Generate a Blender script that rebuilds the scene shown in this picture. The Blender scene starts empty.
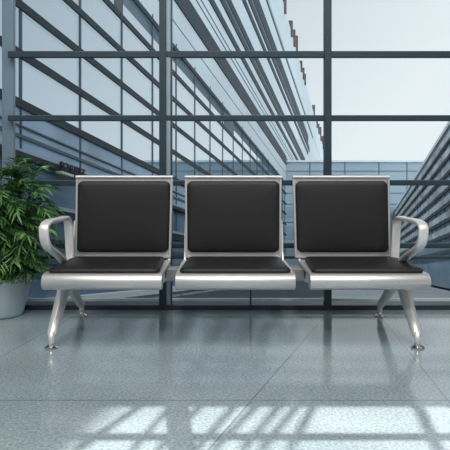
import bpy, bmesh, math, random
from mathutils import Vector, Matrix
random.seed(7)
sc = bpy.context.scene
COL = sc.collection

# ------------------------------------------------------------------ camera frame
F, YH, CX, EYE = 540.0, 172.0, 225.0, 0.89     # focal length in pixels, horizon row, centre column, eye height

# ------------------------------------------------------------------ materials
def lin(c):
    return tuple(((v/255)/12.92 if v/255 <= .04045 else ((v/255+.055)/1.055)**2.4) for v in c) + (1.0,)

def mat(name, rgb, rough=.5, metal=0., spec=.5, noise=0., nscale=20., bump=0., bscale=200., coat=0., stretch=None):
    m = bpy.data.materials.new(name); m.use_nodes = True
    nt = m.node_tree; b = nt.nodes['Principled BSDF']
    c = lin(rgb)
    b.inputs['Base Color'].default_value = c
    b.inputs['Roughness'].default_value = rough
    b.inputs['Metallic'].default_value = metal
    b.inputs['Specular IOR Level'].default_value = spec
    b.inputs['Coat Weight'].default_value = coat
    tc = nt.nodes.new('ShaderNodeTexCoord')
    src = tc.outputs['Object']
    if stretch:
        mp = nt.nodes.new('ShaderNodeMapping'); mp.inputs['Scale'].default_value = stretch
        nt.links.new(src, mp.inputs['Vector']); src = mp.outputs['Vector']
    if noise > 0:
        n = nt.nodes.new('ShaderNodeTexNoise'); n.inputs['Scale'].default_value = nscale; n.inputs['Detail'].default_value = 4
        nt.links.new(src, n.inputs['Vector'])
        r = nt.nodes.new('ShaderNodeValToRGB')
        r.color_ramp.elements[0].position = .3; r.color_ramp.elements[1].position = .7
        r.color_ramp.elements[0].color = tuple(max(0, v*(1-noise)) for v in c[:3]) + (1,)
        r.color_ramp.elements[1].color = tuple(min(1, v*(1+noise)) for v in c[:3]) + (1,)
        nt.links.new(n.outputs['Fac'], r.inputs['Fac']); nt.links.new(r.outputs['Color'], b.inputs['Base Color'])
    if bump > 0:
        n2 = nt.nodes.new('ShaderNodeTexNoise'); n2.inputs['Scale'].default_value = bscale
        nt.links.new(src, n2.inputs['Vector'])
        bp = nt.nodes.new('ShaderNodeBump'); bp.inputs['Strength'].default_value = bump; bp.inputs['Distance'].default_value = .002
        nt.links.new(n2.outputs['Fac'], bp.inputs['Height']); nt.links.new(bp.outputs['Normal'], b.inputs['Normal'])
    return m

def glass_mat(name, tint, refl, gloss=(1, 1, 1)):
    m = bpy.data.materials.new(name); m.use_nodes = True
    nt = m.node_tree; nt.nodes.clear()
    out = nt.nodes.new('ShaderNodeOutputMaterial'); mix = nt.nodes.new('ShaderNodeMixShader')
    tr = nt.nodes.new('ShaderNodeBsdfTransparent'); gl = nt.nodes.new('ShaderNodeBsdfGlossy')
    tr.inputs['Color'].default_value = tint + (1,)
    gl.inputs['Roughness'].default_value = .02; gl.inputs['Color'].default_value = gloss + (1,)
    mix.inputs['Fac'].default_value = refl
    nt.links.new(tr.outputs[0], mix.inputs[1]); nt.links.new(gl.outputs[0], mix.inputs[2]); nt.links.new(mix.outputs[0], out.inputs[0])
    return m

M = {}
M['silver']  = mat('silver painted steel', (208, 206, 204), .42, .7, .5, .012, 60)
M['alu']     = mat('cast aluminium', (228, 226, 224), .32, .4, .5, .03, 30)
M['beam']    = mat('grey painted steel beam', (128, 128, 130), .5, .2)
M['chrome']  = mat('polished chrome', (225, 222, 220), .1, 1.)
M['leather'] = mat('black leatherette', (24, 23, 25), .5, 0, .42, .12, 40, .25, 650)
M['frame']   = mat('dark blue grey window frame', (42, 60, 71), .45, .1, .5, .08, 12)
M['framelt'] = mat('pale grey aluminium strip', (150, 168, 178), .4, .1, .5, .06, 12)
M['column']  = mat('grey painted column', (112, 134, 148), .45, .1, .5, .06, 5)
M['rail']    = mat('light grey rail', (190, 200, 202), .5, 0)
M['kerb']    = mat('dark sill kerb', (40, 54, 64), .4)
M['wall']    = mat('white plaster', (222, 222, 222), .8, 0, .3, .03, 3)
M['ceil']    = mat('white ceiling', (226, 226, 226), .85, 0, .3, .02, 3)
M['pot']     = mat('pale grey glazed pot', (176, 192, 198), .32, .15, .5, .05, 9)
M['soil']    = mat('dark potting soil', (40, 34, 28), .95, 0, .2, .4, 60, .8, 80)
M['stem']    = mat('green brown cane', (70, 82, 48), .6, 0, .4, .2, 40)
M['cpanel']  = mat('pale blue grey facade panel', (180, 191, 197), .6, 0, .3, .06, .35)
M['fin']     = mat('dark slate louvre', (36, 49, 57), .6, 0, .2, .15, 1.2)
M['fin2']    = mat('mid slate louvre', (78, 94, 104), .6, 0, .2, .15, 1.5)
M['post']    = mat('slate facade post', (58, 76, 88), .5, 0, .4, .1, 1.)
M['white']   = mat('white coping', (214, 222, 226), .6)
M['bglass']  = mat('blue facade glazing', (142, 167, 190), .35, 0, .4, .25, .8)
M['bdark']   = mat('dark blue facade glazing', (86, 112, 132), .4, 0, .3, .35, .9)
M['brown']   = mat('rust brown pipe', (98, 82, 77), .8, 0, .3, .25, 4)
M['far']     = mat('blue grey cladding', (158, 174, 184), .7, 0, .2, .08, .12)
M['farband'] = mat('cladding window band', (138, 156, 168), .5, 0, .3, .15, .5)
M['farjoint']= mat('cladding joint', (84, 106, 122), .7)
M['rwall']   = mat('grey stone cladding', (144, 157, 165), .7, 0, .2, .3, .55)
M['rwin']    = mat('grey blue strip windows', (140, 155, 164), .5, 0, .3, .5, .9, 0, 1, 0, (1, 1, 2.5))
M['ground']  = mat('grey plaza paving', (60, 72, 80), .8, 0, .2, .2, .6)
M['sign']    = mat('dark sign letters', (28, 36, 42), .5)
M['signlamp']= mat('pale sign lamp hood', (200, 200, 186), .4)
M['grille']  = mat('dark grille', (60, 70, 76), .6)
M['blocker']  = mat('grey bridge steel', (120, 130, 136), .6)  # for the added sun blocker above the frame
M['glass']   = glass_mat('window glass', (.93, .965, .98), .035)
M['fglass']  = glass_mat('facade glass', (.93, .955, .97), .04, (.8, .88, .95))

def leaf_mat():
    m = bpy.data.materials.new('palm leaf'); m.use_nodes = True
    nt = m.node_tree; b = nt.nodes['Principled BSDF']
    b.inputs['Roughness'].default_value = .42
    at = nt.nodes.new('ShaderNodeVertexColor'); at.layer_name = 'leaf'
    r = nt.nodes.new('ShaderNodeValToRGB')
    e = r.color_ramp.elements
    e[0].position = 0; e[0].color = lin((30, 66, 34)); e[1].position = 1; e[1].color = lin((172, 206, 128))
    k = e.new(.55); k.color = lin((92, 144, 74))
    nt.links.new(at.outputs['Color'], r.inputs['Fac']); nt.links.new(r.outputs['Color'], b.inputs['Base Color'])
    return m
M['leaf'] = leaf_mat()

def floor_mat():
    m = bpy.data.materials.new('polished grey granite tiles'); m.use_nodes = True
    nt = m.node_tree; N = nt.nodes; L = nt.links; b = N['Principled BSDF']
    tc = N.new('ShaderNodeTexCoord'); P = tc.outputs['Object']
    def noise(scale, detail=3):
        n = N.new('ShaderNodeTexNoise'); n.inputs['Scale'].default_value = scale; n.inputs['Detail'].default_value = detail
        L.new(P, n.inputs['Vector']); return n.outputs['Fac']
    def math_(op, a, bb=None, clamp=False):
        n = N.new('ShaderNodeMath'); n.operation = op; n.use_clamp = clamp
        for i, v in enumerate((a, bb)):
            if v is None: continue
            if isinstance(v, (int, float)): n.inputs[i].default_value = v
            else: L.new(v, n.inputs[i])
        return n.outputs[0]
    ramp = N.new('ShaderNodeValToRGB')
    e = ramp.color_ramp.elements
    e[0].position = .34; e[0].color = lin((126, 140, 147)); e[1].position = .68; e[1].color = lin((166, 181, 188))
    L.new(noise(95, 5), ramp.inputs['Fac'])
    ramp2 = N.new('ShaderNodeValToRGB')
    f = ramp2.color_ramp.elements
    f[0].position = .3; f[0].color = (.84, .86, .88, 1); f[1].position = .7; f[1].color = (1.08, 1.08, 1.06, 1)
    L.new(noise(2.2, 5), ramp2.inputs['Fac'])
    mul = N.new('ShaderNodeMixRGB'); mul.blend_type = 'MULTIPLY'; mul.inputs[0].default_value = 1
    L.new(ramp.outputs[0], mul.inputs[1]); L.new(ramp2.outputs[0], mul.inputs[2])
    sep = N.new('ShaderNodeSeparateXYZ'); L.new(P, sep.inputs[0])
    X, Y = sep.outputs[0], sep.outputs[1]
    def joint(px, py, dx, dy, w):          # a straight joint through (px,py) along (dx,dy)
        l = math.hypot(dx, dy); nx, ny = -dy/l, dx/l
        s = math_('ADD', math_('MULTIPLY', X, nx), math_('MULTIPLY', Y, ny))
        dd = math_('ABSOLUTE', math_('SUBTRACT', s, px*nx+py*ny))
        return math_('LESS_THAN', dd, w)
    j = joint(-.054, 1.729, .418, 1.0, .0035)
    for a in ((.895, 2.465, -.028, -.385, .003), (0, 2.105, 1, 0, .004), (0, .95, 1, 0, .004), (-.054-1.2, 1.729, .2, 1.0, .003)):
        j = math_('MAXIMUM', j, joint(*a))
    mx = N.new('ShaderNodeMixRGB'); L.new(math_('MULTIPLY', j, .5), mx.inputs[0]); L.new(mul.outputs[0], mx.inputs[1])
    mx.inputs[2].default_value = lin((70, 84, 92))
    L.new(mx.outputs[0], b.inputs['Base Color'])
    rr = N.new('ShaderNodeMapRange'); rr.inputs['To Min'].default_value = .07; rr.inputs['To Max'].default_value = .17
    L.new(noise(3.5, 4), rr.inputs['Value']); L.new(rr.outputs[0], b.inputs['Roughness'])
    b.inputs['IOR'].default_value = 1.8
    return m
M['floor'] = floor_mat()

# ------------------------------------------------------------------ object helpers
def obj(name, bm, material, parent=None, smooth=False, bevel=0., auto=None):
    bmesh.ops.recalc_face_normals(bm, faces=bm.faces)
    me = bpy.data.meshes.new(name); bm.to_mesh(me); bm.free()
    me.materials.append(material)
    o = bpy.data.objects.new(name, me); COL.objects.link(o)
    if parent: o.parent = parent
    if smooth:
        for p in me.polygons: p.use_smooth = True
    if bevel > 0:
        md = o.modifiers.new('bevel', 'BEVEL'); md.width = bevel; md.segments = 2; md.limit_method = 'ANGLE'; md.angle_limit = .6
    if auto:
        me.set_sharp_from_angle(angle=auto)
    return o
def thing(name, label, cat, loc=(0, 0, 0), group=None):
    o = bpy.data.objects.new(name, None); COL.objects.link(o); o.location = loc; o.empty_display_size = .1
    o['label'] = label; o['category'] = cat
    if group: o['group'] = group
    return o
def struct(name, bm, material, **k):
    o = obj(name, bm, material, **k); o['kind'] = 'structure'; return o
def add_box(bm, x0, x1, y0, y1, z0, z1):
    v = [bm.verts.new(p) for p in ((x0,y0,z0),(x1,y0,z0),(x1,y1,z0),(x0,y1,z0),(x0,y0,z1),(x1,y0,z1),(x1,y1,z1),(x0,y1,z1))]
    for f in ((0,1,2,3),(4,5,6,7),(0,1,5,4),(1,2,6,5),(2,3,7,6),(3,0,4,7)): bm.faces.new([v[i] for i in f])
def box(*a):
    bm = bmesh.new(); add_box(bm, *a); return bm
def loft(rings, close=False, caps=True):
    bm = bmesh.new(); R = [[bm.verts.new(p) for p in r] for r in rings]; n = len(R[0])
    for a, b in zip(R, R[1:] + ([R[0]] if close else [])):
        for i in range(n): bm.faces.new((a[i], a[(i+1) % n], b[(i+1) % n], b[i]))
    if caps and not close:
        bm.faces.new(R[0]); bm.faces.new(R[-1])
    return bm
def rrect(hw, hh, r, n=6):
    r = max(r, .0005); pts = []
    for cx, cy, a0 in ((hw-r, hh-r, 0), (-hw+r, hh-r, 90), (-hw+r, -hh+r, 180), (hw-r, -hh+r, 270)):
        for i in range(n+1):
            a = math.radians(a0 + 90*i/n); pts.append((cx + r*math.cos(a), cy + r*math.sin(a)))
    return pts
def lathe(prof, cx=0, cy=0, n=40):
    return loft([[(cx + r*math.cos(2*math.pi*i/n), cy + r*math.sin(2*math.pi*i/n), z) for i in range(n)] for r, z in prof])

# ------------------------------------------------------------------ the hall
GX0, GX1 = -5.0, 6.0
YK, YG, YE = 3.48, 3.535, 3.545            # kerb front, glass, outer face of the window wall
ZC = 4.3
struct('floor', box(GX0, GX1, -6, YK+.18, -.12, 0), M['floor'])
struct('ceiling', box(GX0, GX1, -6, YE, ZC, ZC+.15), M['ceil'])
struct('wall_back', box(GX0, GX1, -6.15, -6, 0, ZC), M['wall'])
struct('wall_left', box(GX0-.15, GX0, -6, YE, 0, ZC), M['wall'])
struct('wall_right', box(GX1, GX1+.15, -6, YE, 0, ZC), M['wall'])
struct('trim_1', box(GX0, GX1, YK, YK+.16, 0, .03), M['kerb'])
def zrow(y, d=3.5): return EYE - (y-YH)/F*d
def xcol(x, d=3.5): return (x-CX)/F*d
# upright members
struct('trim_2', box(xcol(1.6, 3.55), xcol(13.6, 3.55), 3.548, 3.59, .03, ZC), M['column'], bevel=.008)
m1 = struct('trim_3', box(xcol(159.4), xcol(166.3), YK+.005, YE, .0, ZC), M['frame'])
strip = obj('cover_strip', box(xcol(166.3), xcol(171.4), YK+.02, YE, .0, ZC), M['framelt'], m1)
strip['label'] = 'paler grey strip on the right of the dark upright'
obj('gasket', box(xcol(170.6), xcol(171.9), YK+.015, YE, .0, ZC), M['frame'], m1)
struct('trim_4', box(xcol(324.6), xcol(331.2), YK+.005, YE, .0, ZC), M['frame'])
n = 5
for x in (486, 647, 808, -155, -316):
    struct('trim_%d' % n, box(xcol(x), xcol(x+8), YK+.005, YE, 0, ZC), M['frame']); n += 1
# transoms, one bar across the hall each
rows = [(-87, -80), (-139, -132), (-203, -196), (-267, -260), (50.8, 57.6), (115.0, 121.0), (180.0, 185.6), (243.2, 248.4)]
for a, b in rows:
    bm = box(xcol(7.5), GX1, YK+.018, YK+.045, zrow(b), zrow(a))
    o = struct('trim_%d' % n, bm, M['frame'], bevel=.006); n += 1
    struct('trim_%d' % n, box(GX0, xcol(1.6, 3.55)-.002, YK+.018, YK+.045, zrow(b), zrow(a)), M['frame'], bevel=.006); n += 1
struct('trim_%d' % n, box(xcol(14.5), GX1, YK+.03, YK+.05, zrow(258.2, 3.54), zrow(255.6, 3.54)), M['frame']); n += 1
struct('trim_%d' % n, box(xcol(14.5), GX1, YK+.03, YK+.06, zrow(301.2, 3.51), zrow(299.0, 3.51)), M['rail']); n += 1
struct('trim_%d' % n, box(xcol(250.0), xcol(251.4), YK+.02, YK+.05, .03, zrow(258, 3.5)), M['frame']); n += 1
# panes
edges = [(GX0, xcol(-313)), (xcol(-308), xcol(-152)), (xcol(-147), xcol(1.6, 3.55)), (xcol(13.6, 3.55), xcol(160)), (xcol(171), xcol(325)),
         (xcol(331), xcol(487)), (xcol(493), xcol(648)), (xcol(654), xcol(809)), (xcol(815), GX1)]
for i, (a, b) in enumerate(edges):
    bm = bmesh.new(); vs = [bm.verts.new(p) for p in ((a, YG, .03), (b, YG, .03), (b, YG, ZC), (a, YG, ZC))]; bm.faces.new(vs)
    struct('window_%d' % (i+1), bm, M['glass'])

# ------------------------------------------------------------------ the bench
BX = .0425
bench = thing('airport_bench', 'three seat black and silver waiting bench in front of the window wall', 'bench', (BX, 3.0, 0))
OFF = Vector((BX, 3.0, 0))
def loc(bm):
    for v in bm.verts: v.co -= OFF
    return bm
def pad(hw, hh, r, t, dome):
    """puffed cushion in local xy, z = 0 .. t + dome"""
    spec = [(.008, 0), (.001, .22*t), (0, .45*t), (.003, .7*t), (.010, .9*t), (.022, t), (.045, t+.35*dome), (.09, t+.75*dome), (.15, t+dome)]
    return [[(x, y, z) for x, y in rrect(hw-i, hh-i, max(r-i*.8, .012))] for i, z in spec]
def place(rings, fn): return [[fn(*p) for p in r] for r in rings]

seat_c = [-.652, .009, .676]
back_c = [-.635, .006, .641]
for k in range(3):
    cx = BX + seat_c[k]; hw = .297
    # pan: a bent sheet with a rolled front edge, extruded sideways
    sec = [(3.12, .381), (3.0, .381), (2.85, .382), (2.735, .383), (2.702, .3835)]
    top = list(sec)
    for a in range(100, 285, 12):                      # the rolled front lip
        r = .0405; top.append((2.697 + r*math.cos(math.radians(a)), .343 + r*math.sin(math.radians(a))))
    bot = [(2.722, .308), (2.728, .340), (2.738, .364), (2.85, .370), (3.0, .369), (3.12, .369)]
    prof = top + bot
    rings = []
    for x, s in ((-hw, .0), (-hw+.003, 1), (hw-.003, 1), (hw, .0)):
        cy, cz = 2.88, .375
        rings.append([(cx+x, y + (0 if s else (cy-y)*.008), z + (0 if s else (cz-z)*.04)) for y, z in prof])
    pan = obj('seat_pan', loc(loft(rings)), M['silver'], bench, smooth=True, auto=.7)
    slope = 0.
    # cushion narrows slightly to the rear
    def put(x, y, z):
        w = 1 - .07*(y+.205)/.41
        return (cx + x*w, 2.903 + y, .381 + slope*y + z)
    obj('seat_cushion', loc(loft(place(pad(.282, .207, .034, .027, .010), put))), M['leather'], pan, smooth=True)
    # backrest
    bx = BX + back_c[k]; bh, bw = .239, .282
    y0, z0, rec = 3.165, .631, .10
    def putb(x, y, z):                       # x across, y up the back, z towards the viewer
        return (bx + x*(1 + .012*y/.23), y0 + rec*y*2*.5 - z, z0 + y - rec*z)
    fr = [(.004, -.010), (0, -.007), (0, .009), (.003, .012), (.012, .012), (.016, .006)]
    bp = obj('backrest', loc(loft(place([[(x, y, z) for x, y in rrect(bw-i, bh-i, max(.008-i*.4, .002))] for i, z in fr], putb))), M['silver'], bench, smooth=True, auto=.6)
    obj('back_cushion', loc(loft(place(pad(bw-.014, .206, .03, .024, .006), lambda x, y, z: putb(x, y+.001, z+.005)))), M['leather'], bp, smooth=True)
    obj('top_rail', loc(loft(place([[(x, bh-.007+p, .010+q) for p, q in rrect(.0085, .011, .007, 4)] for x in (-bw, bw)], putb))), M['silver'], bp, smooth=True, auto=.7)
    # side brackets that carry the seat and the back
    for s in (-1, 1):
        px = cx + s*(.297-.012)
        outer = [(2.78, .372), (2.84, .308), (3.02, .290), (3.14, .325), (3.19, .40), (3.235, .60), (3.215, .60), (3.165, .42), (3.13, .378), (3.0, .372)]
        bm = loft([[(px-.006, y, z) for y, z in outer], [(px+.006, y, z) for y, z in outer]])
        br = obj('support_bracket', loc(bm), M['alu'], bench, bevel=.002)
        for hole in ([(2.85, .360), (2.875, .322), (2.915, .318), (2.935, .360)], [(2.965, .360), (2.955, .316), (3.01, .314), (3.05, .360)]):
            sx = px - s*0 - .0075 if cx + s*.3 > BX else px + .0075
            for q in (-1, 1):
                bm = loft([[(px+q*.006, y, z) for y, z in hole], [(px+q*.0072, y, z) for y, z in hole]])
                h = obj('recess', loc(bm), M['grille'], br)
obj('beam', loc(loft([[(BX+x, 2.985+a, .328+b) for a, b in rrect(.04, .036, .008)] for x in (-.965, .965)])), M['beam'], bench, smooth=True, auto=.6)

# legs : tapered tubes in a plane across the beam
def leg(x, y0, z0, y1, z1, w0, w1, name='leg'):
    d = Vector((0, y1-y0, z1-z0)); L = d.length; d.normalize(); u = Vector((0, -d.z, d.y)); X = Vector((1, 0, 0))
    rings = []; fn = [(0, 1.), (.03, 1.02), (.25, .96), (.5, .88), (.75, .8), (.93, .74), (.975, .66), (1.0, .5)]
    for t, s in fn:
        c = Vector((x, y0, z0)) + d*L*t
        rings.append([c + X*(w0*s*math.cos(a)) + u*(w1*s*math.sin(a)) for a in [2*math.pi*i/20 for i in range(20)]])
    o = obj(name, loc(loft(rings)), M['alu'], bench, smooth=True, auto=.8)
    # ridge that runs down the leg
    e = Vector((x, y1, z1))
    neck = lathe([(.015, e.z+.020), (.0155, .028), (.013, .024)], e.x, e.y, 20)
    obj('neck', loc(neck), M['alu'], o, smooth=True)
    p = lathe([(.031, 0), (.0335, .002), (.0335, .006), (.026, .011), (.015, .016), (.012, .028)], e.x, e.y, 28)
    f = obj('foot_pad', loc(p), M['chrome'], o, smooth=True, auto=.7); f['label'] = 'polished chrome foot disc'
    return o
for s in (-1, 1):
    leg(BX + (.930 if s > 0 else -.9195), 3.03, .332, 2.728, .062, .036, .030)
    leg(BX + (.914 if s > 0 else -.928), 2.97, .315, 3.335, .062, .032, .028)

# armrests : flat bar bent into a loop
def smooth_path(P, it=3):
    for _ in range(it):
        Q = [P[0]]
        for a, b in zip(P, P[1:]):
            Q += [(a[0]*.75+b[0]*.25, a[1]*.75+b[1]*.25), (a[0]*.25+b[0]*.75, a[1]*.25+b[1]*.75)]
        P = Q + [P[-1]]
    return P
for s in (-1, 1):
    x = BX + s*.917
    path = smooth_path([(3.045, .345), (3.055, .50), (3.065, .636), (2.90, .634), (2.66, .643), (2.640, .575), (2.67, .52), (2.80, .470), (2.99, .375)])
    rings = []
    for i, (y, z) in enumerate(path):
        a = Vector(path[max(i-1, 0)]); b = Vector(path[min(i+1, len(path)-1)]); t = (b-a).normalized(); nrm = Vector((-t.y, t.x))
        w = .0245; th = .0115
        lean = s*.015*max(0, min(1, (z-.42)/.2))
        rings.append([(x + lean + p, y + nrm.x*q, z + nrm.y*q) for p, q in rrect(w, th, .0105, 5)])
    obj('armrest', loc(loft(rings)), M['alu'], bench, smooth=True, auto=.9)

# ------------------------------------------------------------------ the potted palm
PX, PY = -1.372, 3.36
palm = thing('potted_palm', 'bushy green palm in a pale grey pot left of the bench', 'plant', (PX, PY, 0))
obj('pot', lathe([(.098, 0), (.108, .004), (.113, .02), (.133, .09), (.152, .17), (.163, .225), (.168, .240), (.166, .246), (.158, .244), (.152, .225), (.148, .205)], n=48), M['pot'], palm, smooth=True, auto=.9)
obj('soil', lathe([(.147, .200), (.149, .212), (.10, .219), (.03, .224)], n=32), M['soil'], palm, smooth=True)
bm = bmesh.new(); lay = bm.loops.layers.color.new('leaf')
stems = bmesh.new()
ri = random.Random(11)
def tube(bmx, pts, r0, r1, n=5):
    R = []
    for i, p in enumerate(pts):
        r = r0 + (r1-r0)*i/(len(pts)-1)
        R.append([bmx.verts.new((p.x + r*math.cos(2*math.pi*k/n), p.y + r*math.sin(2*math.pi*k/n), p.z)) for k in range(n)])
    for a, b in zip(R, R[1:]):
        for k in range(n): bmx.faces.new((a[k], a[(k+1) % n], b[(k+1) % n], b[k]))
def clampy(p):
    lim = 3.495 - PY
    if p.y > lim: p.y = lim - .12*(p.y-lim)
    if p.z < .235: p.z = .235 + .1*(.235-p.z)
    return p
def leaflet(base, d, L, w, shade):
    d = d.normalized(); up = Vector((0, 0, 1)); side = d.cross(up)
    if side.length < .01: side = Vector((1, 0, 0))
    side.normalize(); nrm = side.cross(d).normalized(); tw = ri.uniform(-.9, .9)
    side = (side*math.cos(tw) + nrm*math.sin(tw)).normalized()
    prev = None; c = []
    for t, ww in ((0, .25), (.3, 1.), (.65, .8), (1, .04)):
        p = base + d*L*t + Vector((0, 0, -1))*L*.28*t*t
        c.append((clampy(p - side*w*ww), clampy(p + side*w*ww)))
    V = [(bm.verts.new(a), bm.verts.new(b)) for a, b in c]
    for (a, b), (e, f) in zip(V, V[1:]):
        fc = bm.faces.new((a, b, f, e))
        for lp in fc.loops: lp[lay] = (shade, shade, shade, 1)
canes = []
for i in range(15):
    a = ri.uniform(0, 2*math.pi); r = ri.uniform(.01, .09)
    b0 = Vector((r*math.cos(a), r*math.sin(a), .215)); top = ri.uniform(.56, .87)
    b1 = Vector((b0.x*1.9 + ri.uniform(-.03, .03), b0.y*1.4 - .03, top))
    tube(stems, [b0, b0.lerp(b1, .5) + Vector((0, 0, .01)), b1], .006, .004)
    canes.append((b0, b1))
for i in range(380):
    b0, b1 = canes[i % len(canes)]
    t = ri.uniform(.12, 1.0) if i > 30 else 1.
    base = b0.lerp(b1, t)
    az = ri.uniform(0, 2*math.pi) if i % 4 else ri.uniform(-1.3, .5); el = ri.uniform(.05, .9) if t < .9 else ri.uniform(.7, 1.45)
    L = ri.uniform(.15, .25)
    d = Vector((math.cos(az)*math.cos(el), math.sin(az)*math.cos(el)*.75 - .1, math.sin(el)))
    pts = []
    for k in range(9):
        u = k/8; p = base + d*L*u + Vector((0, 0, -1))*L*.5*u*u
        pts.append(clampy(p))
    tube(stems, pts[::2], .0022, .0010, 4)
    sh = min(1, max(0, ri.gauss(.5, .25)))
    for k in range(2, 9):
        td = (pts[k]-pts[k-1]); 
        if td.length < 1e-4: td = d.copy()
        td.normalize()
        sd = td.cross(Vector((0, 0, 1)))
        if sd.length < .05: sd = Vector((1, 0, 0))
        sd.normalize()
        for s in (-1, 1):
            leaflet(pts[k], td*.75 + sd*s*.75 + Vector((0, 0, ri.uniform(-.1, .25))), ri.uniform(.06, .10)*(1.05-.35*abs(k/8-.5)), ri.uniform(.004, .0065), min(1, max(0, sh + ri.uniform(-.12, .12))))
    leaflet(pts[-1], td, .08, .006, sh)
obj('foliage', bm, M['leaf'], palm)
obj('stem', stems, M['stem'], palm, smooth=True)

# ------------------------------------------------------------------ outside : a street of buildings that runs downhill away from the hall
DX, SL = .2444, .1815                      # drift to the right and fall, per metre of depth
NL = Vector((1, -DX, 0)).normalized()
def fpt(c, t, v, out=0.):
    """point on a street front: c signed offset, t depth in metres, v height above eye level at t = 0, out = metres towards the street"""
    s = 1 if c < 0 else -1
    return Vector((c + DX*t, t, EYE + v - SL*t)) + NL*(s*out)
def fstrip(c, v0, v1, t0, t1, o0, o1):
    bm = bmesh.new()
    v = [bm.verts.new(fpt(c, t, h, o)) for t in (t0, t1) for h in (v0, v1) for o in (o0, o1)]
    for f in ((0,1,3,2),(4,5,7,6),(0,1,5,4),(2,3,7,6),(0,2,6,4),(1,3,7,5)): bm.faces.new([v[i] for i in f])
    return bm
def at(o, base):
    for ob in o.children: pass
C = -6.0; U = 6.0; T0, T1 = 5.0, 102.5
lb = thing('office_building', 'long pale building with dark slanting louvre bands, left across the street', 'building')
def L(name, m, v0, v1, o0, o1, t0=T0, t1=T1): return obj(name, fstrip(C, v0*U, v1*U, t0, t1, o0, o1), M[m], lb)
TF = 45.6                                  # where the far building crosses
L('upper_wall', 'cpanel', 1.23, 3.58, -.5, 0, T0, TF)
L('upper_wall', 'cpanel', 1.60, 3.58, -.5, 0, TF, T1)
L('parapet', 'cpanel', 3.02, 3.60, 0, .05)
for v in (.493, .640, .785, .928, 1.070, 1.213): L('louvre', 'fin', v-.0125, v+.0125, .0, .05, T0, TF)
L('panel_joint', 'fin2', 1.355, 1.361, 0, .01, T0, TF)
for v0, v1, m, o, te in ((1.475, 1.60, 'fin', .05, TF), (1.675, 1.683, 'fin2', .02, 58), (1.727, 1.735, 'fin2', .02, 58), (1.815, 1.875, 'fin', .05, 58), (1.965, 2.02, 'fin', .05, 62), (2.02, 2.06, 'fin2', .02, 62), (2.06, 2.13, 'fin', .05, 62),
                    (2.345, 2.41, 'fin', .05, 66), (2.47, 2.54, 'fin', .05, 68), (2.54, 2.59, 'fin2', .02, 68), (2.59, 2.74, 'fin', .05, 66), (2.96, 2.995, 'fin', .03, 73)):
    L('louvre', m, v0, v1, 0, o, T0, te)
g = L('glazing', 'fglass', .49, 1.23, -.03, -.028, T0, TF)
g['label'] = 'clear glass of the open louvre storey'
b = L('lower_glazing', 'bglass', .345, .49, -.3, 0, T0, 21); b['label'] = 'blue glass below the louvres'
b = L('street_glazing', 'bdark', -.09, .345, -.3, 0, T0, TF); b['label'] = 'dark blue glass at street level'
L('rail', 'fin2', .392, .402, 0, .04, T0, 21)
L('rail', 'fin2', .425, .430, 0, .04, T0, 21)
L('canopy', 'fin', .327, .345, 0, .16, T0, TF); w = L('canopy_edge', 'framelt', .345, .353, 0, .16, T0, TF)
L('ledge', 'framelt', .198, .210, 0, .10, T0, TF); L('ledge', 'fin', .165, .198, 0, .08, T0, TF); L('ledge', 'fin', .08, .10, 0, .06, T0, TF); L('ledge', 'fin2', .02, .035, 0, .06, T0, TF)
k = L('kerb', 'white', -.115, -.09, -.3, .2, T0, TF); k['label'] = 'white kerb along the foot of the building'
t = 1.604*U
t -= .345*U*2
while t < TF-.3:
    L('post', 'post', .205, 1.25, -.02, .02, t-.02, t+.03)
    t += .345*U
p = obj('vent_panel', fstrip(C, 1.085*U, 1.20*U, 4.06*U, 4.37*U, -.02, .02), M['fin2'], lb); p['label'] = 'small grey panel in the louvre storey'
p = obj('vent_panel', fstrip(C, 1.085*U, 1.20*U, 2.23*U, 2.30*U, -.02, .02), M['grille'], lb)
# pipes along the roof edge
for px, y0, y1 in ((283.6, -6, 7), (290.2, 21, 32), (293, 30, 41), (295.6, 36, 50), (300.2, 61, 72), (302.4, 68, 79), (304, 74, 84), (313.3, 105, 117), (316.3, 120, 128), (318, 124, 134), (320, 127, 142), (322.4, 136, 152)):
    t = 6.0/(DX - (px-CX)/F); zt = t*(270-y0)/F; zb = 3.5*U
    L('roof_pipe', 'brown', 3.5, max(zt/U, 3.66), -.15, .22, t-.12, t+.12+.002*t)
# letters under the canopy
def letters(txt, mtx, size, m, parent, name):
    cu = bpy.data.curves.new(name, 'FONT'); cu.body = txt; cu.size = size; cu.extrude = .02; cu.align_x = 'CENTER'
    tmp = bpy.data.objects.new(name, cu); COL.objects.link(tmp)
    bpy.context.view_layer.update()
    me = bpy.data.meshes.new_from_object(tmp.evaluated_get(bpy.context.evaluated_depsgraph_get()))
    bpy.data.objects.remove(tmp)
    me.materials.clear(); me.materials.append(m); me.transform(mtx)
    o = bpy.data.objects.new(name, me); COL.objects.link(o); o.parent = parent; return o
ax = Vector((DX, 1, -SL)); ax = ax/ax.length
org = fpt(C, 1.845*U, .331*U, .20)
mt = Matrix(((ax.x, 0, NL.x, org.x), (ax.y, 0, NL.y, org.y), (ax.z, 1, 0, org.z), (0, 0, 0, 1)))
s = letters('SCHUBTZ', mt, .225, M['sign'], lb, 'sign_lettering'); s['label'] = 'dark capital letters under the canopy'
h = obj('sign_lamp', fstrip(C, (.316)*U, .324*U, 1.765*U, 1.84*U, .1, .24), M['signlamp'], lb); h['label'] = 'pale lamp hood below the letters'

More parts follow.
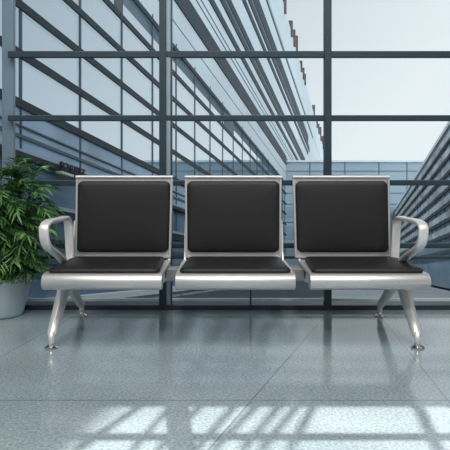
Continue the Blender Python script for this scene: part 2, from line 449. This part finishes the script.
# right-hand building
C2 = 3.05
rb = thing('stone_building', 'grey stone building with dark slanting bands at the right edge', 'building')
def R(name, m, v0, v1, o0, o1, t0=4.6, t1=45.7): return obj(name, fstrip(C2, v0*C2, v1*C2, t0, t1, o0, o1), M[m], rb)
R('wall', 'rwall', -.2, 1.57, -4, 0)
R('coping', 'cpanel', 1.56, 1.605, -4.05, .04)
for i in range(7):
    v = .37 + .17*i
    R('window_band', 'rwin', v+.035, v+.11, 0, .02)
    R('ledge', 'fin', v-.014, v+.014, 0, .05)
R('ledge', 'fin', .18, .22, 0, .08)
R('base', 'bdark', -.2, .34, 0, .02)
t = 5.
while t < 45:
    R('pier', 'post', .2, 1.40, 0, .02, t, t+.05); t += 1.05

# far building closing the street
fb = thing('cladding_building', 'low pale blue building closing the far end of the street', 'building')
YF = 46.
def FX(px): return (px-CX)/F*YF
def FZ(py): return EYE - (py-YH)/F*YF
gz = EYE - .6 - SL*YF
XR = 24.
obj('wall', box(9, XR, YF, YF+7, gz-3, FZ(162)), M['far'], fb)
obj('wing_wall', box(FX(128), 9, YF, YF+1.4, gz-3, FZ(162)), M['far'], fb)
obj('roof_slab', box(9, XR, YF-.2, YF+7, FZ(162), FZ(160.2)), M['white'], fb)
obj('roof_slab', box(FX(126), 9, YF-.2, YF+1.4, FZ(162), FZ(160.2)), M['white'], fb)
for py in (171, 193, 204, 222, 243): obj('joint', box(FX(128), XR, YF-.05, YF, FZ(py+.4), FZ(py-.3)), M['farjoint'], fb)
for px in (145, 172, 200, 228, 257, 282, 310, 345, 379, 407): obj('joint', box(FX(px-.3), FX(px+.3), YF-.06, YF, gz, FZ(162)), M['farjoint'], fb)
for a, b in ((239, 226), (218, 207), (262, 249)): obj('window_band', box(FX(128), XR, YF-.04, YF, FZ(a), FZ(b)), M['farband'], fb)

bm = bmesh.new()
def gp(x, y): return (x, y, EYE - .69 - SL*y)
bm.faces.new([bm.verts.new(gp(x, y)) for x, y in ((-40, YK+.165), (60, YK+.165), (60, 70), (-40, 70))])
struct('ground', bm, M['ground'])

# added sun blocker, unseen above the frame: shades bench and shapes the sun patch
T = 1.5; BZ = 4.35; BY0 = 2.125 + BZ/T; BY1 = BY0 + 2.5
blk = thing('sun_blocker', 'added grey sun blocker outside above the window, with slanting bars shading the floor', 'blocker')
obj('blocker_slab', box(-4.0, 4.2, BY0, BY1, BZ-.05, BZ+.12), M['blocker'], blk)
SXS = -.138
def shadow_bar(x0, y0, x1, y1, w):
    """slanted blocker bar whose shadow joins two floor points given as (x, depth)"""
    P = []
    for x, d in ((x0, y0), (x1, y1)):
        s = BY0 - d; P.append((x + SXS*s, T*s))
    bm = bmesh.new()
    v = []
    for yy in (BY0, BY0+.04):
        for (x, z), q in ((P[0], -1), (P[0], 1), (P[1], 1), (P[1], -1)): v.append(bm.verts.new((x+q*w, yy, z)))
    for f in ((0,1,2,3),(4,5,6,7),(0,1,5,4),(1,2,6,5),(2,3,7,6),(3,0,4,7)): bm.faces.new([v[i] for i in f])
    obj('bar', bm, M['blocker'], blk)
def fl(px, py): d = EYE*F/(py-YH); return ((px-CX)/F*d, d)
for a, b in (((78, 452), (148, 402)), ((132, 452), (176, 402)), ((158, 452), (206, 402)), ((196, 452), (240, 402)), ((214, 452), (262, 402)), ((243, 452), (285, 402)), ((262, 452), (303, 402)), ((290, 452), (318, 402))):
    shadow_bar(*fl(*a), *fl(*b), .009)
shadow_bar(*fl(440, 452), *fl(417, 402), .02)
rail_z = T*(BY0-1.45)
obj('blocker_rail', box(-4.0, 4.2, BY0, BY0+.05, rail_z, rail_z+.05), M['blocker'], blk)  # top bar of the added blocker, out of view

# ------------------------------------------------------------------ light
def sun(direction, strength, ang, col):
    l = bpy.data.lights.new('sun', 'SUN'); l.energy = strength; l.angle = math.radians(ang); l.color = col
    o = bpy.data.objects.new('sun', l); COL.objects.link(o)
    o.rotation_euler = (-Vector(direction)).to_track_quat('-Z', 'Y').to_euler()
sun((SXS, 1, T), 8.0, .35, (1, .91, .84))
def area(x, y, z, sx, sy, e, col=(1, .965, .93)):
    l = bpy.data.lights.new('ceiling_light', 'AREA'); l.shape = 'RECTANGLE'; l.size = sx; l.size_y = sy; l.energy = e; l.color = col
    o = bpy.data.objects.new('ceiling_light', l); COL.objects.link(o); o.location = (x, y, z)
    return o
for x in (-1.6, .1, 1.8):
    area(x, .9, ZC-.03, .5, 2.0, 55)
    area(x, -1.7, ZC-.03, .5, 1.2, 45)

w = bpy.data.worlds.new('sky'); sc.world = w; w.use_nodes = True
nt = w.node_tree; N = nt.nodes; Lk = nt.links
bg = N['Background']
tc = N.new('ShaderNodeTexCoord'); sp = N.new('ShaderNodeSeparateXYZ'); Lk.new(tc.outputs['Generated'], sp.inputs[0])
def mth(op, a, b_):
    n_ = N.new('ShaderNodeMath'); n_.operation = op
    for i, v in enumerate((a, b_)):
        if isinstance(v, (int, float)): n_.inputs[i].default_value = v
        else: Lk.new(v, n_.inputs[i])
    return n_.outputs[0]
fac = mth('ADD', mth('MULTIPLY', sp.outputs[0], .95), mth('ADD', mth('MULTIPLY', sp.outputs[2], -.7), .79))
rp = N.new('ShaderNodeValToRGB'); e = rp.color_ramp.elements
e[0].position = .1; e[0].color = lin((152, 168, 178)); e[1].position = 1.0; e[1].color = lin((241, 248, 252))
q = e.new(.55); q.color = lin((204, 215, 221))
Lk.new(fac, rp.inputs['Fac']); Lk.new(rp.outputs[0], bg.inputs['Color'])
# unseen sky behind the hall, strengthened as added light for the facades
st = N.new('ShaderNodeMapRange'); st.inputs['From Min'].default_value = .35; st.inputs['From Max'].default_value = -.5
st.inputs['To Min'].default_value = 1.0; st.inputs['To Max'].default_value = 2.7
Lk.new(sp.outputs[1], st.inputs['Value']); Lk.new(st.outputs[0], bg.inputs['Strength'])

# ------------------------------------------------------------------ camera
cam = bpy.data.cameras.new('camera'); co = bpy.data.objects.new('camera', cam); COL.objects.link(co)
co.location = (0, 0, EYE); co.rotation_euler = (math.pi/2, 0, 0)
cam.sensor_fit = 'HORIZONTAL'; cam.sensor_width = 36; cam.lens = 36*F/450
cam.shift_x = -(CX-225)/450; cam.shift_y = (YH-225)/450
cam.clip_start = .02; cam.clip_end = 500
sc.camera = co
vs = sc.view_settings
vs.view_transform = 'Standard'; vs.look = 'None'; vs.gamma = 1; vs.exposure = 0; vs.use_curve_mapping = False
